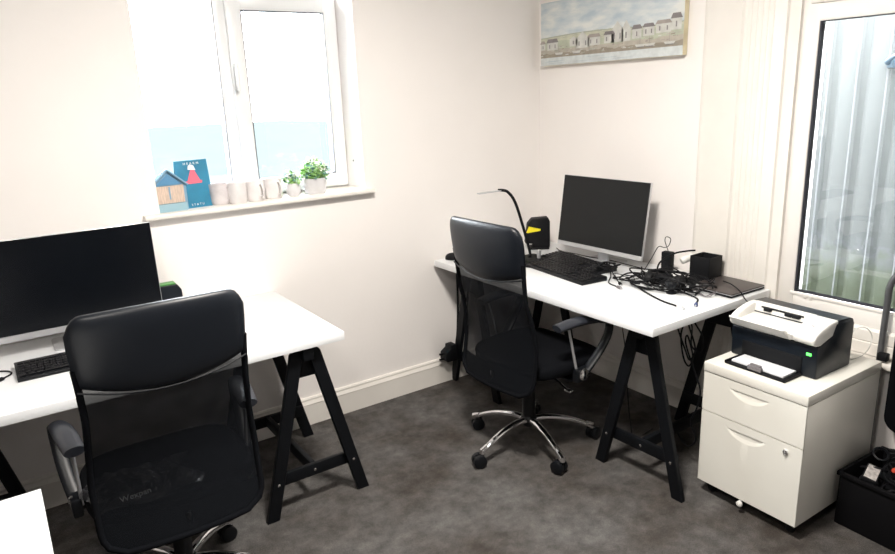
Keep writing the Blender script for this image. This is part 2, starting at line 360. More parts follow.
# --- outside
b = MB(); b.box(.75, 1.6, -6, 3, -.3, .0, 'hedge'); b.box(.1, .75, -6, 1.0, -.3, -.02, 'hedge'); struct(b.build('ground_outside'))
fe = thing('panel_fence', 'tall pale grey vertical panel fence with green moss low down, outside the right window', 'fence', (.90, -1.4, 0))
fy = -1.385; b = MB(); e = MB()
prof = []
yy = 1.6
while yy > -3.6:
    # each bay: recessed groove, then shallow wide face
    prof += [(.0, yy), (.010, yy-.012), (.010, yy-.040), (.0, yy-.060), (-.003, yy-.105)]
    e.box(-.012, .0005, yy-.1385, yy-.1355, -.0, 2.50, 'fence_edge')
    yy -= .139
prof2 = prof + [(.06, yy), (.06, 1.6)]
b.prism(prof2, 0, 2.50, 'fence', 'z'); b.build('fence_panel', fe, angle=20); e.build('fence_batten', fe)
b = MB(); b.tube(bez([(0, 0, 0), (-.03, .004, .008), (-.05, -.03, .03), (-.055, -.07, .04)]), .012, 'clip', 10); b.box(-.02, .0, -.03, .012, -.02, .025, 'clip', .005)
o = tag(b.build('pipe_clip'), 'small blue grey clip on the fence outside the right window', 'clip'); o.location = (.896, -1.475, 1.665)
fd = MB(); fd.box(-60, 60, .5, 160, -3.4, -3.0, 'hedge'); struct(fd.build('field_outside'))

# ------------------------------------------------------------------ picture on the right wall
pic = thing('canvas_picture', 'wide canvas painting of a white harbour village hung on the right wall', 'picture', (0, -.052, 1.738))
PW, PH = .945, .33
b = MB(); b.box(-.034, -.002, -PW, 0, 0, PH, 'copper', .002, 1); b.build('canvas', pic)
def P_(u, v, l=0): return (-.0342-.0004*l, -PW*u, PH*v)
cols = {'sky': (.46, .55, .61), 'cloud': (.74, .76, .74), 'hill': (.52, .56, .44), 'hill2': (.62, .63, .50), 'hill3': (.44, .47, .38),
        'wht': (.66, .66, .62), 'roof': (.26, .24, .24), 'roof2': (.40, .36, .33), 'stone': (.36, .32, .26), 'sand': (.52, .48, .41), 'sea': (.66, .70, .70), 'wave': (.50, .58, .62), 'win': (.28, .27, .27)}
for k, c in cols.items(): MT['p_'+k] = mat('paint_'+k, c, .85, noise=.16, nscale=28)
skym = mat('paint_cloudy_sky', cols['cloud'], .85, col2=cols['sky'], nscale=3.2, stretch=(1, 2.2, 7)); MT['p_skyc'] = skym
b = MB()
def poly(pts, m, l): b.quad([P_(u, v, l) for u, v in pts], m)
poly([(0, 0), (1, 0), (1, 1), (0, 1)], 'p_skyc', 1)
n = 24
def ridge(f, lo, m, l):
    for i in range(n): poly([(i/n, lo), ((i+1)/n, lo), ((i+1)/n, f((i+1)/n)), (i/n, f(i/n))], m, l)
ridge(lambda u: .47-.05*math.sin(u*3)+.05*math.sin(5*u-.5)+.06*max(0, u-.45), .12, 'p_hill3', 2)
ridge(lambda u: .455-.05*math.sin(u*3)+.05*math.sin(5*u-.5)+.06*max(0, u-.45), .12, 'p_hill2', 3)
ridge(lambda u: .36+.02*math.sin(u*9)+.07*max(0, u-.5), .12, 'p_hill', 4)
ridge(lambda u: .25+.02*math.sin(u*40)*math.sin(u*13)+.05*max(0, u-.6), .12, 'p_sand', 5)
ridge(lambda u: .19+.02*math.sin(u*61)*math.sin(u*23), .10, 'p_stone', 6)
ridge(lambda u: .125, 0, 'p_sea', 7)
for k in range(7):
    u = random.uniform(0, .85); v = random.uniform(.02, .10); poly([(u, v), (u+.14, v+.003), (u+.13, v+.009), (u+.02, v+.007)], 'p_wave', 8)
def house(u, v, wd, hh, roof, rh, gable=False, l=9):
    poly([(u, v), (u+wd, v), (u+wd, v+hh), (u, v+hh)], 'p_wht', l)
    if gable: b.quad([P_(u, v+hh, l), P_(u+wd, v+hh, l), P_(u+wd/2, v+hh+rh, l)], 'p_wht'); 
    else: poly([(u-.005, v+hh), (u+wd+.005, v+hh), (u+wd-.008, v+hh+rh), (u+.008, v+hh+rh)], roof, l+1)
    for k in range(max(1, int(wd/.035))):
        uu = u+wd*(k+.5)/max(1, int(wd/.035)); poly([(uu-.004, v+hh*.25), (uu+.004, v+hh*.25), (uu+.004, v+hh*.75), (uu-.004, v+hh*.75)], 'p_win', l+1)
for h in ((.0, .25, .04, .10, 'p_roof2', .05), (.055, .24, .09, .12, 'p_roof', .06), (.24, .27, .06, .11, 'p_roof', .04, True), (.29, .23, .10, .14, 'p_roof', .11, True), (.38, .25, .09, .12, 'p_roof2', .05), (.50, .26, .07, .12, 'p_roof', .05), (.55, .26, .08, .17, 'p_roof', .13, True), (.62, .26, .06, .17, 'p_roof', .13, True), (.69, .28, .06, .13, 'p_roof', .06), (.76, .30, .07, .12, 'p_roof', .05), (.84, .32, .09, .12, 'p_roof2', .05), (.93, .34, .06, .15, 'p_roof', .07)): house(*h)
rp_ = random.Random(4)
for k in range(150):
    u = rp_.uniform(0, .97); v = .14+rp_.uniform(0, .16)+.10*max(0, u-.5)*rp_.random(); wd_ = rp_.uniform(.006, .03); hh_ = rp_.uniform(.006, .022)
    poly([(u, v), (u+wd_, v+.004), (u+wd_*.9, v+hh_), (u+.002, v+hh_*.8)], rp_.choice(('p_stone', 'p_sand', 'p_hill3', 'p_roof2', 'p_wht', 'p_sand')), 8)
for k in range(60):
    u = rp_.uniform(0, .95); v = .30+.05*math.sin(5*u-.5)+rp_.uniform(0, .12)+.06*max(0, u-.45); wd_ = rp_.uniform(.02, .06)
    poly([(u, v), (u+wd_, v+.006), (u+wd_*.9, v+.012), (u+.004, v+.006)], rp_.choice(('p_hill3', 'p_hill', 'p_hill2')), 5)
for u in (.13, .27, .72, .78, .90):      # small boats drawn up on the sand
    poly([(u, .16), (u+.05, .16), (u+.06, .195), (u-.01, .195)], 'p_wht', 12); poly([(u+.004, .150), (u+.046, .150), (u+.05, .162), (u, .162)], 'p_win', 12); poly([(u+.022, .19), (u+.025, .19), (u+.025, .30), (u+.022, .30)], 'p_roof2', 12)
b.build('painted_scene', pic)

# ------------------------------------------------------------------ desks and trestles
ZT = .733
def desk(name, label, x0, x1, y0, y1):
    b = MB(); b.box(x0, x1, y0, y1, ZT-.034, ZT, 'desk', .0015, 2); return tag(b.build(name), label, 'desk', 'white laminate desk tops')
desk('desk', 'long white desk top under the small monitor along the right wall', -.797, -.022, -1.4997, -.022)
desk('desk', 'long white desk top under the left window holding the large monitor', -3.201, -1.701, -.751, -.006)
desk('desk', 'corner of a white desk top at the bottom left of the photo', -4.25, -2.771, -2.05, -1.287)

def trestle(label, x, y, rz):
    """black A-frame trestle, length along local x, feet spread along local y"""
    t = thing('trestle', label, 'trestle', (x, y, 0), rz, 'black desk trestles')
    L, S = .30, .200
    b = MB(); b.box(-L-.03, L+.03, -.022, .022, .645, .6985, 'trestle', .003); b.build('top_beam', t)
    for sx in (-1, 1):
        for sy in (-1, 1):
            b = MB(); x = sx*(L-.011)
            # leg board: foot cut level with the floor
            a0, a1 = sy*(S+.0), sy*.036; hw = .0255
            b.prism([(a0-hw, 0), (a0+hw, 0), (a1+hw, .668), (a1+hw-.012, .680), (a1-hw+.012, .680), (a1-hw, .668)], x-.011, x+.011, 'trestle', 'x', .002, 1)
            b.build('leg', t)
        b = MB(); b.box(sx*(L-.0115-.022)-.010, sx*(L-.0115-.022)+.010, -.172, .172, .128, .178, 'trestle', .002)
        cb = b.build('cross_bar', t)
        b = MB(); b.prism([(-.072, .560), (.072, .560), (.052, .66), (-.052, .66)], sx*(L-.0335)-.008, sx*(L-.0335)+.008, 'trestle', 'x', .002, 1); b.build('hinge_block', t)
        for sy in (-1, 0, 1):
            bb = MB(); bb.lathe([(0, 0), (.006, 0), (.006, .002), (.003, .004), (0, .004)], 'bolt', 12, Matrix.Translation((sx*(L if sy else L-.0335+.010), sy*.163 if sy else .0, .153)) @ Matrix.Rotation(R(90*sx), 4, 'Y')); bb.build('bolt', cb)
    b = MB(); b.box(-L+.045, L-.045, -.011, .011, .128, .178, 'trestle', .002); b.build('stretcher', t)
    return t
trestle('black A-frame trestle under the near end of the right desk, beside the white drawer unit', -.405, -1.360, R(2))
trestle('black A-frame trestle under the corner end of the right desk, behind its chair', -.405, -.225, 0)
trestle('black A-frame trestle in full view under the right end of the left desk', -1.848, -.405, R(90))
trestle('black A-frame trestle deep in shade under the left end of the left desk', -3.02, -.405, R(90))
trestle('black A-frame trestle under the bottom left desk corner', -3.05, -1.66, R(90))

# ------------------------------------------------------------------ office chairs (local: faces +y, origin on the floor under the column)
def office_chair(label, loc, rz, star, bag=False):
    t = thing('office_chair', label, 'office chair', loc, rz, 'black mesh office chairs')
    for k in range(5):
        a = star + k*R(72); mx = Matrix.Rotation(a, 4, 'Z')
        b = MB(); path = bez([(.022, 0, .128), (.08, 0, .132), (.16, 0, .122), (.235, 0, .098), (.275, 0, .078)], 6)
        b.tube(path, [.020-.007*i/(len(path)-1) for i in range(len(path))], 'chrome', 12, mx, .8); b.tube([(.268, 0, .085), (.298, 0, .072), (.298, 0, .062)], [.013, .016, .014], 'chrome', 12, mx); b.build('base_leg', t)
        b = MB(); cm = mx @ Matrix.Translation((.298, 0, 0)) @ Matrix.Rotation(random.uniform(0, 6.2), 4, 'Z') @ Matrix.Translation((.016, 0, 0))
        for s in (-1, 1):
            b.lathe([(0, -.012), (.024, -.012), (.0295, -.009), (.031, 0), (.0295, .009), (.024, .012), (0, .012)], 'plastic', 20, cm @ Matrix.Translation((0, s*.0155, .031)) @ Matrix.Rotation(R(90), 4, 'X'))
        b.tube([(-.016, 0, .055), (-.016, 0, .030), (0, 0, .028)], .008, 'plastic', 8, cm); b.box(-.022, .024, -.006, .006, .02, .052, 'plastic', .004, 2, cm); b.build('caster', t)
    b = MB(); b.lathe([(0, .100), (.030, .100), (.036, .110), (.038, .140), (.030, .150), (.030, .30), (.027, .305), (.024, .31), (.024, .36), (0, .36)], 'plastic', 24); b.build('gas_column', t)
    b = MB(); b.box(-.07, .07, -.12, .10, .355, .395, 'plastic', .01); b.box(-.05, .05, -.20, -.08, .36, .385, 'plastic', .006)
    b.tube([(.0, -.20, .372), (0, -.212, .380), (0, -.212, .40), (0, -.210, .43)], .012, 'plastic', 10, None, 1); b.build('tilt_mechanism', t)
    b = MB(); b.tube(bez([(.06, .02, .375), (.15, .02, .372), (.20, .02, .355), (.225, .02, .345)]), [.005]*25 and .005, 'chrome', 8); b.box(.215, .25, .008, .032, .338, .350, 'chrome', .004); b.build('height_lever', t)
    # seat cushion: rounded squarish with waterfall front
    def seat(u, v):
        a = u*2*math.pi; c, s = math.cos(a), math.sin(a); p = 3.4
        rr = (abs(c)**p+abs(s)**p)**(-1/p); ph = (v-.5)*math.pi
        q = max(0, math.cos(ph))**.35 if abs(math.cos(ph)) > 1e-6 else 0; x = .255*c*rr*q; y = .240*s*rr*q
        z = .445+.038*math.copysign(abs(math.sin(ph))**.55, math.sin(ph)) - .55*max(0, y-.15)**1.6
        return (x, y+.050, z+.006*(x/.25)**2)
    b = MB(); b.grid(seat, 48, 16, 'fabric'); b.build('seat', t, 60, weld=True)
    # back: outline half width and depth against height
    Z0, Z1 = .368, 1.105
    def hw(z):
        pts = ((.368, .185), (.385, .228), (.42, .246), (.58, .246), (.70, .236), (.80, .230), (.90, .233), (1.0, .238), (1.06, .238), (1.082, .226), (1.097, .200), (1.105, .160))
        for (a, p), (c, q) in zip(pts, pts[1:]):
            p *= .95; q *= .95
            if a <= z <= c: return p+(q-p)*(z-a)/(c-a)
        return pts[0][1] if z < Z0 else pts[-1][1]
    def yb(z, x): 
        k = (z-Z0)/(Z1-Z0); base = -.232+.030*math.sin(min(1, k/.55)*math.pi)-.060*max(0, k-.45)**1.2*1.6
        return base + .55*(x*x)
    def panel(u, v, off=0, z0=Z0, z1=Z1, inset=0):
        z = z0+(z1-z0)*v; h = hw(z)-inset; x = (2*u-1)*h; return (x, yb(z, x)+off, z)
    b = MB(); b.grid(lambda u, v: panel(u, v, 0, Z0+.01, .92, .006), 20, 28, 'mesh'); b.build('back_mesh', t, 60)
    # lower solid band where the back meets the seat shell
    b = MB(); b.grid(lambda u, v: panel(u, v, .004, Z0+.002, .455, .004), 16, 4, 'fabric', .002); b.build('lower_band', t, 60)
    zs = [Z0+(.95-Z0)*i/26 for i in range(27)]
    lft = [(-hw(z), yb(z, hw(z)), z) for z in zs]; rgt = [(hw(z), yb(z, hw(z)), z) for z in zs]
    bot = [(x, yb(Z0, x), Z0) for x in [(-.176+.352*i/8) for i in range(1, 8)]]
    b = MB(); b.tube(list(reversed(lft))+bot+rgt, .0095, 'fabric', 10)
    b.build('back_frame', t, 60)
    # padded leatherette headrest
    def pad(u, v):
        a = u*2*math.pi; ph = v*math.pi - math.pi/2
        sy = math.sin(ph)
        return a, ph, sy
    def head(u, v):
        # u around cross section (front and back), v across width
        x = (2*v-1); a = 2*math.pi*u
        ax = abs(x); zt = Z1 - .050*max(0, (ax-.80)/.20)**2.4 - .008*ax*ax; zb = .868 + .030*x*x - .014*(1-x*x)
        zc, zh = (zt+zb)/2, (zt+zb)/2-zb
        edge = (1-ax**9)**.5 if ax < 1 else 0
        th = .026*max(.12, edge)
        cz = math.copysign(abs(math.sin(a))**.55, math.sin(a)); cy = math.copysign(abs(math.cos(a))**.8, math.cos(a))
        z = zc + zh*cz; X = x*.233
        z_ = min(max(z, Z0), Z1)
        # narrows with the outline
        X *= hw(max(.86, min(1.0, z)))/.2265
        return (X, yb(z_, X)+.004 + th*cy, z)
    b = MB(); b.grid(head, 40, 40, 'leather'); b.build('headrest', t, 70, weld=True)
    b = MB(); b.tube([(x*.225, yb(.868, x*.225)-.020+.004*abs(x), .858+.030*x*x) for x in [(-1+2*i/20) for i in range(21)]], .0028, 'plastic', 6); b.build('headrest_seam', t)
    for s in (-1, 1):
        ax = s*.268
        a = thing('armrest', '', ''); del a['label']; del a['category']; a.parent = t
        b = MB(); n_ = 14; pth = [(ax+s*(-.014+.028*i/n_), -.075+.245*i/n_, .655+.012*math.sin(i/n_*math.pi)-.004*(i/n_)) for i in range(n_+1)]
        b.tube(pth, [.021+.012*math.sin(math.pi*min(1, .18+i/n_*.8))**.6 for i in range(n_+1)], 'armplastic', 16, None, .55); b.build('arm_pad', a, 70)
        b = MB(); b.tube(bez([(ax+.016*s, .150, .650), (ax+.020*s, .205, .630), (ax+.020*s, .200, .575), (ax+.016*s, .150, .505), (ax+.004*s, .085, .435), (ax-.008*s, .05, .405)], 6), .023, 'plastic', 14, None, .5); b.build('arm_loop', a, 60)
        b = MB(); b.tube([(ax-.008*s, -.01, .640), (ax-.010*s, .045, .42)], .006, 'silver', 10); b.build('arm_strut', a)
        b = MB(); b.lathe([(0, 0), (.026, 0), (.028, .004), (.022, .012), (.010, .015), (0, .015)], 'chrome', 24, Matrix.Translation((ax+.012*s, .062, .425)) @ Matrix.Rotation(R(90*s), 4, 'Y')); b.build('pivot_cap', a)
        b = MB(); b.box(min(ax-.03*s, 0.09*s), max(ax-.03*s, .09*s), .02, .10, .385, .397, 'plastic', .004); b.box(ax-.022, ax+.010, .025, .105, .388, .45, 'plastic', .008); b.build('arm_bracket', a)
    return t
office_chair('black high-backed mesh office chair drawn up to the right desk, seen whole with chrome base', (-.848, -.855, 0), R(-90)+R(1.5), R(59-1.5))
chL = office_chair('black high-backed mesh office chair at the large monitor, close in the bottom left', (-2.420, -.900, 0), R(-1), R(46))
# crumpled clear bag with white lettering lying on the near chair's seat
bg_ = thing('plastic_bag', 'crumpled clear plastic packet with white lettering on the seat of the near chair', 'bag', (-2.515, -.975, .490))
m = bpy.data.materials.new('clear_crinkled_film'); m.use_nodes = True; q = m.node_tree; pb = q.nodes['Principled BSDF']
pb.inputs['Base Color'].default_value = (.03, .03, .035, 1); pb.inputs['Roughness'].default_value = .10; pb.inputs['Alpha'].default_value = .6; pb.inputs['Specular IOR Level'].default_value = 1
MT['film'] = m
rnd = random.Random(3); hts = [[rnd.uniform(0, .035) for j in range(9)] for i in range(13)]
def bagf(u, v):
    i, j = u*12, v*8; i0, j0 = min(11, int(i)), min(7, int(j)); fi, fj = i-i0, j-j0
    h = (hts[i0][j0]*(1-fi)*(1-fj)+hts[i0+1][j0]*fi*(1-fj)+hts[i0][j0+1]*(1-fi)*fj+hts[i0+1][j0+1]*fi*fj)
    e = min(1, 4*min(u, 1-u))*min(1, 4*min(v, 1-v)); return ((u-.5)*.30+.02*math.sin(7*v), (v-.5)*.22+.015*math.sin(9*u), .004+(h+.012)*e)
b = MB(); b.grid(bagf, 36, 24, 'film'); b.build('film', bg_, 25)
letters('Wexpan', .025, 'cardwhite', 'lettering', bg_, Matrix.Translation((-.035, -.104, .022)) @ Matrix.Rotation(R(3), 4, 'Z') @ Matrix.Rotation(R(38), 4, 'X'))

# ------------------------------------------------------------------ monitors
def monitor(name, label, loc, rz, W, Hh, tilt, z_desk, scr, chin=.022):
    """local: screen faces -y, origin on the desk under the screen centre"""
    t = thing(name, label, 'monitor', loc, rz)
    zb = z_desk; T = Matrix.Translation((0, 0, zb)) @ Matrix.Rotation(-tilt, 4, 'X')
    b = MB(); b.box(-W/2, W/2, 0, .014, 0, Hh, 'silver', .003, 2, T); b.box(-W/2+.05, W/2-.05, .012, .045, .03, Hh*.75, 'plastic', .01, 2, T); b.build('housing', t)
    b = MB(); b.box(-W/2+.002, W/2-.002, -.0022, .001, chin, Hh-.002, scr, .0006, 1, T); b.build('screen', t)
    b = MB(); b.box(-W/2+.001, W/2-.001, -.0035, .001, .0, chin-.001, 'silver', .001, 1, T); b.build('chin', t)
    b = MB(); b.box(-.035, .035, .045, .060, .004, zb+.12, 'silver', .004); b.box(-.035, .035, .02, .06, zb+.05, zb+.11, 'plastic', .004); b.build('stand_neck', t)
    b = MB(); b.prism(rrect(-.100, .100, -.030, .135, .02), 0, .007, 'silver', 'z', .001, 1); b.build('stand_foot', t)
    return t
monitor('monitor', 'switched-off silver-edged monitor on the right desk below the painting', (-.212, -.664, ZT), R(-90)+R(.5), .572, .376, .14, .060, 'screenR')
monitor('monitor', 'very large black switched-off monitor at the left edge on the left desk', (-2.543, -.205, ZT), 0, .610, .372, .03, .062, 'screen', .024)

# ------------------------------------------------------------------ keyboards
def keyboard(label, loc, rz, W=.445, D=.150):
    t = thing('keyboard', label, 'keyboard', loc, rz, 'black desktop keyboards')
    T = Matrix.Rotation(R(3.5), 4, 'X')
    b = MB(); b.prism([(-D/2, .0), (D/2, 0), (D/2, .021), (D/2-.01, .024), (-D/2+.006, .013), (-D/2, .010)], -W/2, W/2, 'plastic', 'x', .0025, 2); b.build('keyboard_case', t)
    b = MB(); sl = math.atan2(.011, D-.016)
    def key(x, y, wd, dp=.0165):
        z = .0135+(y+D/2)*math.tan(sl)
        b.prism([(x-wd/2+.001, y-dp/2+.001), (x+wd/2-.001, y-dp/2+.001), (x+wd/2-.001, y+dp/2-.001), (x-wd/2+.001, y+dp/2-.001)], z, z+.0055, 'keycap', 'z', .0012, 1)
    x0 = -W/2+.018; p = .019
    for r in range(6):
        y = -D/2+.022+r*.0205+(.004 if r == 5 else 0)
        if r == 0:
            for k, wd in ((0, 1.25), (1.4, 1.2), (2.7, 1.2), (6.5, 6.2), (10.4, 1.2), (11.7, 1.2), (13, 1.2), (14.2, 1.1)): key(x0+k*p, y, wd*p)
        else:
            for k in range(15): key(x0+k*p, y, p)
        for k in range(3):
            if r in (0, 3, 4, 5) or (r == 1 and k == 1): key(x0+(15.3+k)*p*1.0, y, p)
        for k in range(4):
            if r < 5: key(x0+(18.6+k)*p*.98, y, p)
    b.build('keys', t, 30)['kind'] = 'stuff'
    return t
ka = math.atan2(-.99, -.11)
keyboard('black keyboard nearest the monitor on the right desk, inner one of a pair', (-.312, -.618, ZT), ka)
keyboard('black keyboard nearest the desk edge on the right desk, outer one of a pair', (-.475, -.704, ZT), ka)
keyboard('slim black keyboard below the large monitor on the left desk', (-2.552, -.405, ZT), R(.5), .45, .165)

# ------------------------------------------------------------------ desk lamp
t = thing('desk_lamp', 'slim black desk lamp with curved neck and thin light bar, behind the right chair', 'desk lamp', (-.412, -.372, ZT))
b = MB(); b.prism(rrect(-.075, .075, -.085, .06, .02), 0, .014, 'matte', 'z', .003, 2); b.build('lamp_base', t)
b = MB(); b.tube(bez([(0, 0, .012), (-.004, 0, .06), (-.068, 0, .250), (-.105, 0, .335), (-.145, 0, .380), (-.175, 0, .392), (-.205, 0, .396)], 6), .0075, 'matte', 12); b.build('lamp_neck', t, 60)
b = MB(); b.box(-.335, -.195, -.012, .012, .390, .396, 'silver', .002); b.build('light_bar', t)
b = MB(); b.lathe([(0, 0), (.010, 0), (.011, .01), (.011, .04), (.006, .046), (0, .046)], 'silver', 16, Matrix.Translation((.02, -.05, .014))); b.build('lamp_switch', t)

# dark flat pad/phone beside the lamp and the dark thing at the desk's corner end
b = MB(); b.box(-.055, .055, -.085, .085, 0, .010, 'matte', .004); o = tag(b.build('phone'), 'dark flat phone lying on the right desk between desk lamp and keyboards', 'phone'); o.location = (-.475, -.50, ZT); o.rotation_euler.z = R(20)
t = thing('computer_mouse', 'dark computer mouse at the corner end of the right desk, left of the chair back', 'mouse', (-.70, -.085, ZT), R(50))
b = MB(); b.grid(lambda u, v: (.033*math.cos(2*math.pi*u)*math.sin(math.pi*v/2)**.6, .055*math.sin(2*math.pi*u)*math.sin(math.pi*v/2)**.6, .002+.034*max(0, math.cos(math.pi*v/2))**.7), 24, 10, 'matte'); b.build('mouse_body', t, 60)
b = MB(); b.box(-.003, .003, .02, .034, .024, .033, 'plastic', .002); b.build('scroll_wheel', t)

# ------------------------------------------------------------------ black desk speakers / docks
t = thing('document_box', 'black upright plastic box with a yellow sticky note, in the corner beside the lamp', 'box', (-.195, -.195, ZT), R(-35))
b = MB(); b.prism([(-.075, .035), (-.060, .145), (-.035, .175), (.055, .180), (.065, .160), (.065, .012), (.040, .0), (-.03, .0), (-.03, .035)], -.035, .035, 'matte', 'y', .004, 2); b.build('box_body', t)
b = MB(); b.box(-.05, .06, -.045, .045, .0, .012, 'matte', .004); b.build('box_foot', t)
b = MB(); b.prism([(-.070, .100), (-.055, .134), (.012, .118), (.010, .108), (-.060, .098)], -.040, -.036, 'yellow', 'y'); b.build('sticky_note', t)
t = thing('document_box', 'small dark plastic box with green top between the large monitor and the window wall', 'box', (-2.195, -.10, ZT), R(0))
b = MB(); b.prism([(-.055, 0), (.055, 0), (.052, .125), (.038, .148), (-.055, .150)], -.035, .035, 'printer', 'y', .003, 2); b.build('box_body', t)
b = MB(); b.box(-.050, .034, -.025, .025, .149, .154, 'green', .001); b.build('green_panel', t)

# ------------------------------------------------------------------ cable pile on the right desk
def D_(x, y, z=0): return Vector((x, y, ZT+z))
def plug(b, p, d, m='matte', L=.035, r=.008):
    p = Vector(p); d = Vector(d).normalized(); b.tube([p, p+d*.006, p+d*.008, p+d*L, p+d*(L+.001)], [r*.5, r*.6, r, r, r*.8], m, 8); 
    b.tube([p+d*L, p+d*(L+.012)], r*.55, 'silver', 6)
def cable(label, pts, r=.0028, m='matte', ends=(None, None), name='cable', group='black cables heaped on the right desk'):
    t = thing(name, label, 'cable', pts[0], 0, group); o = Vector(pts[0]); P = [Vector(p)-o for p in pts]
    b = MB(); path = bez(P, 6); b.tube(path, r, m, 8); b.build('cord', t, 60)
    for e, (p, q) in zip(ends, ((path[0], path[2]), (path[-1], path[-3]))):
        if e: bb = MB(); plug(bb, p, (p-q), e if isinstance(e, str) else 'matte', .03, .0075); bb.build('plug', t)
    return t
def loops(cx, cy, rx, ry, n, z0=.004, jit=.02, seed=0, z1=.03):
    rr = random.Random(seed); out = []; ph = rr.uniform(0, 6)
    for i in range(int(n*8)+1):
        a = ph+i*2*math.pi/8; k = rr.uniform(.75, 1.15)
        out.append(D_(cx+rx*k*math.cos(a)+rr.uniform(-jit, jit)*.5, cy+ry*k*math.sin(a)+rr.uniform(-jit, jit)*.5, z0+rr.uniform(0, z1)))
    return out
LP = loops
cable('thick black cable coiled in the middle of the heap on the right desk', LP(-.35, -1.08, .085, .10, 2.2, seed=1) + [D_(-.45, -1.17, .006), D_(-.50, -1.30, .004), D_(-.52, -1.395, .006)], .0038, ends=(None, 'whitecable'))
cable('black cable looped round the grounded headset on the right desk', LP(-.33, -1.22, .07, .09, 2.4, seed=2) + [D_(-.36, -1.36, .005), D_(-.435, -1.425, .006)], .0035, ends=('matte', 'blue'))
cable('thin black cable in small tangled rings at the left of the heap', LP(-.37, -.99, .045, .06, 2.6, seed=3, z1=.02), .0018, ends=(None, 'matte'))
cable('black cable running along the heap towards the monitor', [D_(-.15, -.905, .012), D_(-.20, -.95, .01), D_(-.24, -1.01, .02), D_(-.23, -1.10, .04), D_(-.28, -1.16, .05), D_(-.33, -1.25, .02), D_(-.29, -1.33, .01), D_(-.34, -1.35, .006)], .0035)
cable('black cable coiled at the right of the heap against the laptop', LP(-.27, -1.30, .06, .08, 2.0, seed=5, z1=.045), .0036, ends=('matte', None))
cable('thin grey cable looped in front of the laptop', LP(-.27, -1.36, .05, .06, 1.5, seed=8, z0=.006, z1=.02), .0022, 'grey')
cable('black cable trailing from the keyboards to two small plugs', [D_(-.20, -.80, .01), D_(-.27, -.84, .03), D_(-.30, -.90, .05), D_(-.36, -.90, .04), D_(-.40, -.93, .012), D_(-.455, -.97, .004), D_(-.480, -1.04, .005)], .0028, ends=(None, 'grey'))
cable('second black lead hanging off the keyboards with a small plug', [D_(-.28, -.80, .03), D_(-.33, -.86, .045), D_(-.37, -.92, .02), D_(-.42, -1.00, .005)], .0024, ends=(None, 'matte'))
cable('knotted black cable bunched on the right ends of the keyboards', LP(-.325, -.835, .04, .05, 3.0, z0=.028, seed=9, z1=.03), .0034)
cable('thin black cable that loops high above the upright adaptor', [D_(-.16, -.93, .004), D_(-.12, -.94, .06), D_(-.10, -.96, .115), D_(-.10, -.995, .118), D_(-.10, -1.02, .130), D_(-.10, -1.03, .165), D_(-.10, -1.005, .172), D_(-.10, -.998, .150), D_(-.115, -1.03, .110), D_(-.125, -1.045, .085)], .0019)
cable('thick black cable arching over the heap to the black cube', [D_(-.28, -1.10, .03), D_(-.24, -1.08, .08), D_(-.17, -1.10, .115), D_(-.12, -1.14, .128), D_(-.10, -1.17, .133)], .004)
cable('black cable running under the monitor to the corner box', [D_(-.13, -.28, .004), D_(-.17, -.36, .006), D_(-.155, -.46, .004), D_(-.17, -.56, .009), D_(-.15, -.70, .010), D_(-.14, -.80, .005), D_(-.15, -.90, .006)], .0024)
cable('thin dark cable from the laptop down behind the printer', [D_(-.12, -1.335, .023), D_(-.16, -1.40, .030), D_(-.20, -1.47, .020), D_(-.225, -1.51, .000), D_(-.235, -1.56, -.03)], .0026)
cable('thick black cable wound tightly in the centre of the heap', LP(-.31, -1.14, .08, .12, 1.5, z0=.010, seed=21, z1=.05, jit=.01), .0042)
cable('black cable wound loosely over the whole heap', LP(-.31, -1.18, .11, .17, 1.3, z0=.012, seed=22, z1=.06, jit=.01), .0034)
cable('black cable spilling from the heap towards the desk edge in a flat curve', LP(-.36, -1.15, .075, .12, 1.4, z0=.004, seed=23, z1=.012), .0032, ends=('matte', None))
cable('thin black cable scribbled in front of the black cube', LP(-.22, -1.26, .05, .09, 2.6, z0=.01, seed=24, z1=.05), .0024)
t = thing('power_adaptor', 'black power adaptor standing upright at the back of the cable heap', 'adaptor', D_(-.115, -1.030, 0), R(-80))
b = MB(); b.box(-.026, .026, -.018, .018, .0, .106, 'matte', .005); b.build('adaptor_body', t)
b = MB(); b.box(-.012, .012, -.0192, -.017, .03, .06, 'plastic', .0005); b.build('rating_plate', t)
t = thing('power_adaptor', 'black power brick lying in the middle of the cable heap', 'adaptor', D_(-.26, -1.10, .002), R(-70)); b = MB(); b.box(-.055, .055, -.028, .028, 0, .034, 'matte', .006); b.build('adaptor_body', t)
b = MB(); b.lathe([(0, 0), (.014, 0), (.017, .006), (.017, .05), (.012, .062), (0, .066)], 'whitecable', 16, Matrix.Rotation(R(70), 4, 'X')); o = tag(b.build('white_plug'), 'white rounded plug leaning on the black cube above the cables', 'plug'); o.location = D_(-.155, -1.135, .085); o.rotation_euler = (0, 0, R(60))
for p in ():
    pass
t = thing('headset', 'black headset with two round ear cups half buried in the cable heap', 'headset', D_(-.33, -1.18, .0), R(-72))
for sx_ in (-1, 1):
    b = MB(); b.lathe([(0, -.018), (.024, -.018), (.031, -.012), (.033, 0), (.031, .012), (.022, .020), (0, .022)], 'matte', 24, Matrix.Translation((sx_*.068, 0, .034)) @ Matrix.Rotation(R(90*sx_)+R(-12*sx_), 4, 'Y')); b.build('ear_cup', t)
b = MB(); b.tube(bez([(-.075, 0, .045), (-.085, .04, .055), (-.06, .10, .05), (0, .125, .045), (.06, .10, .05), (.085, .04, .055), (.075, 0, .045)], 6), .006, 'matte', 8); b.build('headband', t, 60)
b = MB(); b.tube(bez([(-.07, -.01, .03), (-.04, -.05, .02), (0, -.065, .015)]), .003, 'silver', 8); b.build('microphone_boom', t)
t = thing('webcam', 'small round black webcam among the cables on the right desk', 'webcam', D_(-.375, -1.255, .0), R(-60))
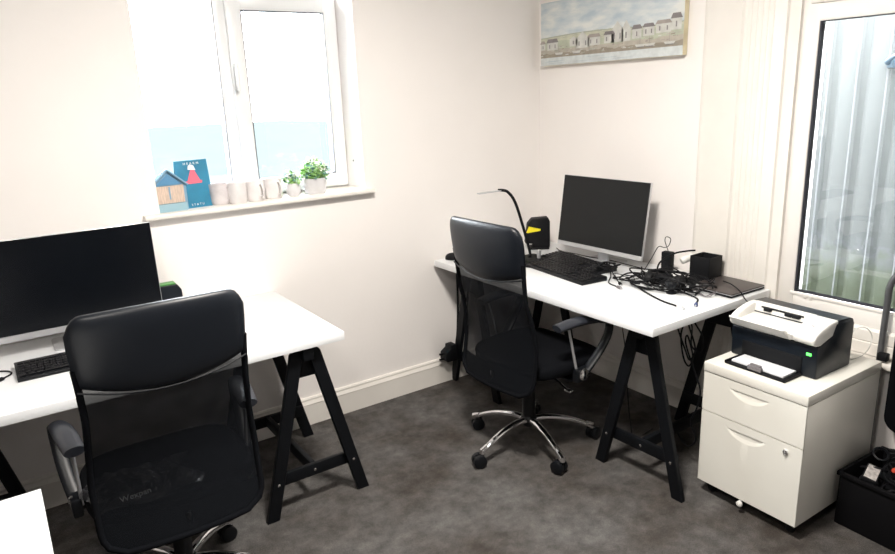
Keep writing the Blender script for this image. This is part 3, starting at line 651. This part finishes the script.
b = MB(); b.lathe([(0, .0), (.022, .0), (.024, .004), (.012, .01), (.012, .018), (.024, .024), (.030, .040), (.024, .056), (.010, .064), (0, .065)], 'plastic', 20); b.build('camera_body', t)
b = MB(); b.lathe([(0, 0), (.010, 0), (.011, .003), (0, .004)], 'grey', 16, Matrix.Translation((0, -.029, .040)) @ Matrix.Rotation(R(90), 4, 'X')); b.mats[0] = 'screen'; b.build('lens', t)
# cube pen pot
t = thing('pen_cube', 'open black cube standing behind the laptop on the right desk', 'cube', D_(-.095, -1.225), R(2))
b = MB(); s = .050; 
b.box(-s, s, -s, s, 0, .006, 'matte'); b.box(-s, -s+.004, -s, s, 0, .118, 'matte', .001); b.box(s-.004, s, -s, s, 0, .118, 'matte', .001); b.box(-s, s, -s, -s+.004, 0, .118, 'matte', .001); b.box(-s, s, s-.004, s, 0, .118, 'matte', .001)
b.build('cube_body', t)
# laptop
t = thing('laptop', 'closed dark laptop at the near back corner of the right desk', 'laptop', D_(-.145, -1.368), R(-2))
b = MB(); b.box(-.115, .115, -.108, .108, .002, .012, 'matte', .004); b.build('laptop_base', t)
mlid = mat('dark_brown_lid', (.060, .050, .048), .42); MT['lid'] = mlid
b = MB(); b.box(-.115, .115, -.108, .108, .0125, .020, 'lid', .003); b.build('laptop_lid', t)
b = MB(); b.box(-.1155, .1155, -.1085, .1085, .0115, .0135, 'silver', .0005); b.build('laptop_trim', t)

# ------------------------------------------------------------------ cables under the right desk
cable('thin black cable hanging down behind the right chair under the desk', [Vector((-.55, -1.10, .69)), Vector((-.545, -1.13, .60)), Vector((-.545, -1.16, .46)), Vector((-.54, -1.17, .30)), Vector((-.50, -1.16, .12)), Vector((-.44, -1.14, .006)), Vector((-.30, -1.13, .005))], .0022, group='cables under the right desk')
cable('black cable bundle hung in loops from the near trestle', [Vector(p) for p in ((-.46, -1.33, .69), (-.46, -1.36, .62), (-.46, -1.40, .54), (-.465, -1.43, .50), (-.46, -1.45, .55), (-.455, -1.42, .62), (-.46, -1.40, .66), (-.47, -1.385, .60), (-.465, -1.40, .50), (-.46, -1.425, .47), (-.46, -1.44, .52), (-.46, -1.41, .60), (-.455, -1.40, .56), (-.46, -1.45, .46), (-.46, -1.485, .38), (-.46, -1.475, .30), (-.46, -1.45, .22), (-.44, -1.465, .14), (-.42, -1.42, .08), (-.30, -1.30, .012), (-.22, -1.2, .006))], .0036, group='cables under the right desk')
cable('second black lead bundled under the near end of the right desk', [Vector(p) for p in ((-.42, -1.38, .69), (-.42, -1.42, .64), (-.43, -1.46, .60), (-.42, -1.45, .53), (-.43, -1.41, .55), (-.42, -1.40, .63), (-.41, -1.36, .69))], .0034, group='cables under the right desk')
# plug cluster hanging near the back wall
t = thing('plug_adaptor', 'black multi-way plug adaptor with prongs in front of the skirting left of the right chair', 'adaptor', (-.745, -.055, .145), 0)
b = MB(); b.prism([(-.030, .0), (.035, .0), (.035, .095), (-.005, .095), (-.008, .075), (-.040, .055), (-.045, .015)], -.030, .030, 'matte', 'y', .004, 2); b.build('adaptor_body', t)
for zz in (.012, .044):
    b = MB(); b.box(-.066, -.042, -.006, .006, zz, zz+.009, 'matte', .001); b.build('prong', t)
b = MB(); b.tube(bez([(.033, 0, .05), (.06, .02, .052), (.085, .038, .10), (.10, .040, .30), (.10, .040, .54)], 6), .006, 'matte', 8); b.build('cord', t)

# ------------------------------------------------------------------ drawer unit (local: front faces -y, origin under the front centre)
cab = thing('drawer_unit', 'cream white two-drawer metal filing unit under the printer', 'cabinet', (-.574+.205*math.sin(-.0195), -1.575-.205, 0), R(-90)-.0195)
W, Dp, ZB = .41, .50, .0575
b = MB(); b.box(-W/2, W/2, .004, Dp, ZB, .530, 'cabinet', .002); b.build('cabinet_body', cab)
b = MB(); b.box(-W/2-.001, W/2+.001, -.003, Dp, .5325, .570, 'cabinet', .003, 2); b.build('cabinet_top', cab)
def drawer(z0, z1, lock=False):
    ch = z1-.034; cx, hw_, dp = -.012, .078, .036       # chord height, centre, half width, drop
    b = MB(); us = 110
    zr = [z0, (z0+ch-dp)/2] + [ch-dp+dp*i/22 for i in range(23)] + [ch+.0006, z1]
    xs = [-W/2+W*i/us for i in range(us+1)]
    def yy(x, z):
        if z > ch+.0001 or z < ch-dp or abs(x-cx) > hw_: return 0
        low = ch-dp*(1-((x-cx)/hw_)**2)**.75
        if z <= low: return 0
        return .009*(z-low)/(ch-low+1e-6)*min(1, (1-abs(x-cx)/hw_)*4)
    b.grid(lambda u, v: (xs[int(round(u*us))], yy(xs[int(round(u*us))], zr[int(round(v*(len(zr)-1)))]), zr[int(round(v*(len(zr)-1)))]), us, len(zr)-1, 'cabinet')
    b.box(-W/2, -W/2+.002, .0, .004, z0, z1, 'cabinet'); b.box(W/2-.002, W/2, .0, .004, z0, z1, 'cabinet'); b.box(-W/2, W/2, 0, .004, z0, z0+.001, 'cabinet'); b.box(-W/2, W/2, 0, .004, z1-.001, z1, 'cabinet')
    d = b.build('drawer', cab, 30)
    if lock:
        b = MB(); b.lathe([(0, 0), (.010, 0), (.010, .005), (.008, .007), (0, .007)], 'chrome', 20, Matrix.Translation((.145, 0, .335)) @ Matrix.Rotation(R(90), 4, 'X')); b.box(.1435, .1465, -.012, -.006, .326, .344, 'chrome', .001); b.build('lock', d)
drawer(.370, .5295); drawer(ZB+.001, .3665, True)
b = MB(); b.box(-W/2+.02, W/2-.02, .03, Dp-.02, ZB-.012, ZB, 'matte'); b.build('underside', cab)
for sx_ in (-1, 1):
    for yv in (.05, Dp-.06):
        b = MB(); b.lathe([(0, -.012), (.019, -.012), (.023, -.006), (.023, .006), (.019, .012), (0, .012)], 'matte', 20, Matrix.Translation((sx_*.165, yv, .023)) @ Matrix.Rotation(R(90), 4, 'Y')); b.box(sx_*.165-.016, sx_*.165+.016, yv-.018, yv+.018, .036, ZB-.010, 'matte', .003); b.build('caster', cab)
b = MB(); b.lathe([(0, -.008), (.009, -.006), (.012, -.003), (.012, .003), (.009, .006), (0, .008)], 'whitecable', 20, Matrix.Translation((-.012, -.004, .042)) @ Matrix.Rotation(R(90), 4, 'X')); b.box(-.018, -.006, -.0, .01, .03, ZB, 'silver'); b.build('front_wheel', cab)

# ------------------------------------------------------------------ printer (local: front faces -y, origin at the middle of its base)
pr = thing('printer', 'black laser printer with a white upper panel on top of the drawer unit', 'printer', (-.318, -1.762, .570), R(-90)-.030)
W, F, B = .170, -.118, .118
b = MB()
b.prism([(F+.004, .004), (F+.010, 0), (B-.006, 0), (B, .006), (B, .168), (B-.012, .182), (F+.110, .190), (F+.09, .150), (F, .122)], -W, W, 'printer', 'x', .005, 2)
body = b.build('printer_body', pr)
b = MB(); b.prism([(B+.002, .164), (B-.008, .184), (B-.03, .193), (F+.128, .198), (F+.120, .196), (F+.118, .150)], -W+.002, W-.002, 'printer', 'x', .003, 2); b.build('top_cover', pr)
# white panel: side rails, front lip with dished output tray
def sec(u): return None
b = MB()
prof = [(F+.125, .200), (F+.080, .198), (F+.020, .184), (F-.012, .170), (F-.024, .156), (F-.022, .140), (F-.008, .128), (F+.02, .124), (F+.125, .150)]
b.prism(prof, W-.085, W-.001, 'printer_white', 'x', .006, 3)
b.prism(prof, -W+.001, -W+.028, 'printer_white', 'x', .006, 3)
b.prism([(F+.125, .200), (F+.104, .199), (F+.098, .166), (F+.125, .150)], -W+.020, W-.08, 'printer_white', 'x', .001, 1)
b.prism([(F+.112, .164), (F+.040, .156), (F-.010, .154), (F-.052, .176), (F-.057, .172), (F-.024, .138), (F+.0, .124), (F+.112, .130)], -W+.020, W-.10, 'printer_white', 'x', .002, 2)
b.prism([(F+.112, .164), (F-.0, .153), (F-.030, .158), (F-.018, .134), (F+.112, .130)], W-.12, W-.08, 'printer_white', 'x', .002, 2)
b.build('output_tray', pr)
b = MB(); b.box(-.115, .055, F+.097, F+.103, .184, .190, 'matte', .001)
for xx in (-.085, .0, .03): b.box(xx-.014, xx+.014, F+.086, F+.103, .176, .190, 'matte', .002)
b.build('paper_slot', pr)
b = MB(); b.box(W-.050, W-.036, F+.03, F+.044, .183, .188, 'grey', .002); b.build('button', pr)
b = MB(); b.box(W-.038, W-.020, F-.0025, F+.002, .086, .096, 'led', .001); b.build('status_light', pr)
b = MB(); b.box(-.120, .118, F-.002, F+.004, .014, .072, 'matte', .002); b.build('feed_opening', pr)
b = MB(); b.box(-.122, .122, F-.105, F+.01, .001, .008, 'matte', .003); b.box(-.122, -.114, F-.105, F, .006, .014, 'matte', .002); b.box(.112, .122, F-.105, F, .006, .014, 'matte', .002)
b.build('paper_tray', pr)
b = MB(); b.box(-.028, .028, F-.104, F-.088, .008, .024, 'grey', .004); b.box(-.022, .022, F-.098, F-.085, .018, .030, 'grey', .003); b.build('paper_guide', pr)
pp = MB(); pp.box(-.104, .104, F-.085, F-.004, .009, .017, 'paper', .0005); o = tag(pp.build('paper_stack'), 'white paper sheets lying in the printer front tray', 'paper'); o.matrix_world = Matrix.Translation((-.318, -1.762, .570)) @ Matrix.Rotation(R(-90)-.030, 4, 'Z')
cable('thin white lead arching up behind the printer on the drawer unit', [Vector(p) for p in ((-.19, -1.90, .64), (-.15, -1.915, .690), (-.11, -1.935, .695), (-.085, -1.95, .655), (-.10, -1.945, .60), (-.13, -1.925, .574), (-.18, -1.90, .573))], .0020, 'whitecable', name='cable', group='leads by the printer')

# ------------------------------------------------------------------ crate of cables at the lower right
cr_ = thing('storage_crate', 'black plastic crate full of cables on the carpet at the right edge', 'crate', (-.352, -2.012, 0), R(-3))
def crate_wall(x0, x1, y0, y1, z0, z1): b.box(x0, x1, y0, y1, z0, z1, 'baize', .002)
b = MB(); Lc, Wc, Hc, tk = .46, .30, .215, .006
crate_wall(0, Wc, -Lc, 0, 0, tk)
for q in ((0, tk, -Lc, 0), (Wc-tk, Wc, -Lc, 0), (0, Wc, -tk, 0), (0, Wc, -Lc, -Lc+tk)): crate_wall(*q, 0, Hc)
b.build('crate_body', cr_)
b = MB()
for q in ((-.008, .004, -Lc-.008, .008), (Wc-.004, Wc+.008, -Lc-.008, .008), (-.008, Wc+.008, -.004, .008), (-.008, Wc+.008, -Lc-.008, -Lc+.004)): b.box(*q, Hc-.016, Hc, 'baize', .003)
b.build('crate_rim', cr_)
rr = random.Random(12); b = MB()
for k in range(60):
    cx, cy, cz = rr.uniform(.05, Wc-.05), rr.uniform(-Lc+.06, -.06), rr.uniform(.12, .235); ra = rr.uniform(.02, .045); tl = rr.uniform(-.8, .8); ph = rr.uniform(0, 6)
    pts = []
    for i in range(int(rr.uniform(8, 16))):
        a = ph+i*.75; x = cx+ra*math.cos(a); y = cy+ra*math.sin(a)
        pts.append((min(Wc-.014, max(.014, x)), min(-.014, max(-Lc+.014, y)), max(.02, cz+(.05 if cx > .11 else 0)+ra*math.sin(a+1)*tl)))
    b.tube(bez(pts, 4), rr.choice((.003, .0045, .006)), rr.choice(('matte', 'matte', 'plastic', 'plastic', 'keycap')), 6)
b.box(.02, Wc-.02, -Lc+.02, -.02, .02, .13, 'matte')
o = b.build('cable_tangle', None, 60); o.location = (-.352, -2.012, 0); o.rotation_euler.z = R(-3); tag(o, 'tangle of black leads heaped inside the black crate', 'cables'); o['kind'] = 'stuff'
t = thing('power_brick', 'black power brick with a worn silver label on top of the crate tangle', 'adaptor', (-.312, -2.100, .226), 0); t.rotation_euler = (R(14), R(-10), R(12)); t.scale = (.82, .82, .82)
b = MB(); b.box(-.055, .055, -.030, .030, -.014, .014, 'matte', .005); b.build('brick_body', t)
b = MB(); b.box(-.046, .046, -.024, .024, .0139, .0148, 'label', .0003); b.build('rating_label', t)
t = thing('plug', 'black plug with a red end sticking out of the crate of cables', 'plug', (-.25, -2.175, .245), 0); t.rotation_euler = (0, R(70), R(150))
b = MB(); b.lathe([(0, -.03), (.010, -.03), (.012, .0), (.012, .02), (0, .02)], 'matte', 14); b.build('plug_body', t)
b = MB(); b.lathe([(0, .02), (.011, .02), (.011, .034), (.008, .040), (0, .040)], 'red', 14); b.build('plug_tip', t)
b = MB(); b.lathe([(0, 0), (.018, 0), (.02, .006), (.02, .105), (.015, .115), (0, .115)], 'matte', 18); o = tag(b.build('canister'), 'black cylinder standing up out of the crate of cables', 'canister'); o.location = (-.165, -2.165, .20)

# folded chair leaning at the right edge
t = thing('folding_chair', 'folded black padded chair with grey tube frame standing by the wall at the right edge', 'chair', (-.030, -2.150, 0), 0)
for yy in (.185, -.185):
    b = MB(); b.tube([(0, yy, .012), (0, yy, .03), (-.004, yy, .50), (.0, yy, .84)], .0115, 'greymetal', 12); b.build('frame_tube', t)
b = MB(); b.tube(bez([(0, .185, .84), (0, .17, .885), (0, .13, .90), (0, -.13, .90), (0, -.17, .885), (0, -.185, .84)], 5), .0115, 'greymetal', 10); b.build('frame_rail', t, 60)
b = MB(); b.tube([(0, .175, .12), (0, -.175, .12)], .009, 'greymetal', 10); b.build('foot_rail', t)
b = MB(); b.prism(rrect(-.150, .125, .30, .79, .06, 6), -.062, -.016, 'fabric', 'x', .014, 3); b.build('seat_pad', t)
b = MB(); b.box(-.030, -.002, .150, .186, .56, .59, 'matte', .004); b.build('hinge', t)

# ------------------------------------------------------------------ things on the window sill
ZS = 1.166
def at_sill(name, label, cat, x, y, rz=0, group=None): return thing(name, label, cat, (x, y, ZS), rz, group)
t = at_sill('beach_hut_ornament', 'small wooden beach hut ornament with blue roof at the left end of the sill', 'ornament', -2.102, .012, R(3))
hwid = .073
b = MB(); b.prism([(-hwid, 0), (hwid, 0), (hwid, .112), (0, .172), (-hwid, .112)], .010, .028, 'huttrim', 'y', .002, 1); b.build('hut_body', t)
b = MB(); b.bar((-hwid-.006, .014, .108), (0, .014, .178), .036, .008, 'huttrim', (0, 1, 0)); b.bar((hwid+.006, .014, .108), (0, .014, .178), .036, .008, 'huttrim', (0, 1, 0)); b.build('hut_roof', t)
b = MB(); b.prism([(-.055, .114), (.055, .114), (0, .160)], .006, .011, 'hutroof', 'y'); b.build('gable', t)
b = MB(); b.box(-.060, .060, .006, .011, .036, .110, 'cardwood'); b.box(-.003, .003, .004, .008, .052, .106, 'huttrim'); b.build('hut_doors', t)
b = MB(); b.box(-.066, .066, -.0, .012, 0, .034, 'hutbase', .002); b.build('hut_step', t)
t = at_sill('greeting_card', 'dark blue standing card with coral tree and white capitals, behind the beach hut', 'card', -1.983, .048, R(8))
ct = Matrix.Rotation(R(-8), 4, 'X')
b = MB(); b.box(-.073, .073, 0, .002, 0, .208, 'card', 0, 1, ct); b.build('card_front', t)
b = MB(); b.box(-.073, .073, 0, .002, 0, .208, 'card', 0, 1, Matrix.Translation((0, .062, 0)) @ Matrix.Rotation(R(9), 4, 'X')); b.build('card_back', t)
b = MB(); b.prism([(-.028, .118), (.030, .118), (.016, .150), (.008, .172), (-.004, .172), (-.016, .145)], -.0012, .0, 'cardpink', 'y', 0, 2, ct); b.prism([(-.038, .106), (.036, .106), (.038, .118), (-.036, .118)], -.0012, 0, 'cardpink', 'y', 0, 2, ct)
b.prism([(-.018, .168), (.016, .164), (.010, .184), (-.004, .190), (-.014, .184)], -.0016, 0, 'cardwhite', 'y', 0, 2, ct); b.build('card_picture', t)
letters('HEARN', .015, 'cardwhite', 'card_lettering', t, ct @ Matrix.Translation((0, -.0015, .189)) @ Matrix.Rotation(R(90), 4, 'X'), .0004, 1.7)
letters('STATU', .013, 'cardwhite', 'card_lettering', t, ct @ Matrix.Translation((0, -.0015, .010)) @ Matrix.Rotation(R(90), 4, 'X'), .0004, 1.7)
def mug(label, x, y, m, hang, h=.094, r=.043):
    t = at_sill('mug', label, 'mug', x, y, hang, 'stoneware mugs on the window sill')
    b = MB(); b.lathe([(0, 0), (r*.85, 0), (r*.97, .006), (r, .02), (r, h-.002), (r-.001, h), (r-.004, h-.001), (r-.004, .012), (0, .010)], m, 28); b.build('mug_body', t)
    b = MB(); b.tube(bez([(r-.004, 0, h*.80), (r+.014, 0, h*.82), (r+.026, 0, h*.62), (r+.024, 0, h*.38), (r+.010, 0, h*.22), (r-.004, 0, h*.24)], 5), .0048, m, 10); b.build('mug_handle', t, 60)
mug('taupe marbled mug beside the dark blue card', -1.880, .068, 'mugbrown', R(-50))
mug('second mug along the sill, the widest and palest, handle turned away', -1.808, .038, 'mug', R(90))
mug('third mug along the sill, pale grey, between two other mugs', -1.722, .046, 'mug', R(-75))
mug('fourth mug along the sill, nearest the small plant', -1.634, .055, 'mug', R(-75))
def plant(label, x, y, prof, sqx, sqy, hp, spread, hgt, n, flowers, seed, lm):
    t = at_sill('potted_plant', label, 'plant', x, y, 0)
    S = Matrix.Diagonal((sqx, sqy, 1, 1))
    b = MB(); b.lathe(prof, 'pot', 32, S); b.build('pot', t)
    b = MB(); b.lathe([(0, hp-.014), (prof[3][0]*.9, hp-.014), (prof[3][0]*.9, hp-.010), (0, hp-.006)], 'soil', 20, S); b.build('soil', t)
    rr = random.Random(seed); fo = MB(); fl = MB(); st = MB()
    for k in range(n):
        a = rr.uniform(0, 6.283); rad = spread*math.sqrt(rr.random()); z = hp + hgt*(1-.55*(rad/spread)**2)*rr.uniform(.15, 1)
        p = Vector((rad*math.cos(a)*sqx, rad*math.sin(a)*sqy, z)); L = rr.uniform(.012, .021)
        mx = Matrix.Translation(p) @ Matrix.Rotation(rr.uniform(0, 6.28), 4, 'Z') @ Matrix.Rotation(rr.uniform(-.9, .7), 4, 'Y')
        def lf(u, v): wd = math.sin(math.pi*min(1, max(0, u)))**.7*L*.42; return (L*u, (2*v-1)*wd, .004*math.sin(u*3)-abs(2*v-1)*.002)
        fo.grid(lf, 5, 2, rr.choice(lm), 0, mx)
        if k % 4 == 0: st.tube([(p.x*.3, p.y*.3, hp-.01), (p.x*.8, p.y*.8, (hp+p.z)/2), tuple(p)], .0010, 'leaf', 5)
    for k in range(flowers):
        a = rr.uniform(0, 6.283); rad = spread*.8*math.sqrt(rr.random()); p = Vector((rad*math.cos(a)*sqx, rad*math.sin(a)*sqy-.006, hp+hgt*rr.uniform(.45, 1.0)))
        for j in range(5):
            mx = Matrix.Translation(p) @ Matrix.Rotation(rr.uniform(-.5, .5)+R(50), 4, 'X') @ Matrix.Rotation(j*R(72), 4, 'Z') @ Matrix.Translation((.004, 0, 0))
            fl.grid(lambda u, v: (.009*u, (2*v-1)*.0045*math.sin(math.pi*u)**.5 if u not in (0, 1) else 0, .002*u), 4, 2, 'petal', 0, mx)
    fo.build('foliage', t, 50); st.build('stems', t, 60); fl.build('flowers', t, 50)['kind'] = 'stuff'
plant('small round pale pot with a little flowering plant beside the mugs', -1.538, .042, [(0, 0), (.022, 0), (.031, .012), (.035, .035), (.031, .058), (.029, .062), (.026, .060), (.026, .045), (0, .044)], 1, 1, .058, .042, .062, 130, 12, 5, ('leaf', 'leafdark'))
plant('wide pale pot with bushy green and white plant at the right end of the sill', -1.425, .042, [(0, 0), (.038, 0), (.048, .010), (.054, .045), (.055, .074), (.053, .076), (.050, .074), (.050, .055), (0, .054)], 1.06, .95, .070, .064, .104, 380, 20, 6, ('leaf', 'leaf', 'leafdark'))

# ------------------------------------------------------------------ odd cable ends on the left desk
cable('short black lead with a plug at the left edge of the left desk', [D_(-2.95, -.34, .004), D_(-2.87, -.32, .004), D_(-2.805, -.345, .004), D_(-2.79, -.385, .004), D_(-2.812, -.415, .004)], .0028, ends=(None, 'matte'), group='leads on the left desk')
cable('thin dark lead beside the green-topped box on the left desk', [D_(-2.13, -.12, .004), D_(-2.09, -.07, .03), D_(-2.05, -.10, .004), D_(-2.02, -.06, .02), D_(-1.99, -.09, .003)], .0020, group='leads on the left desk')
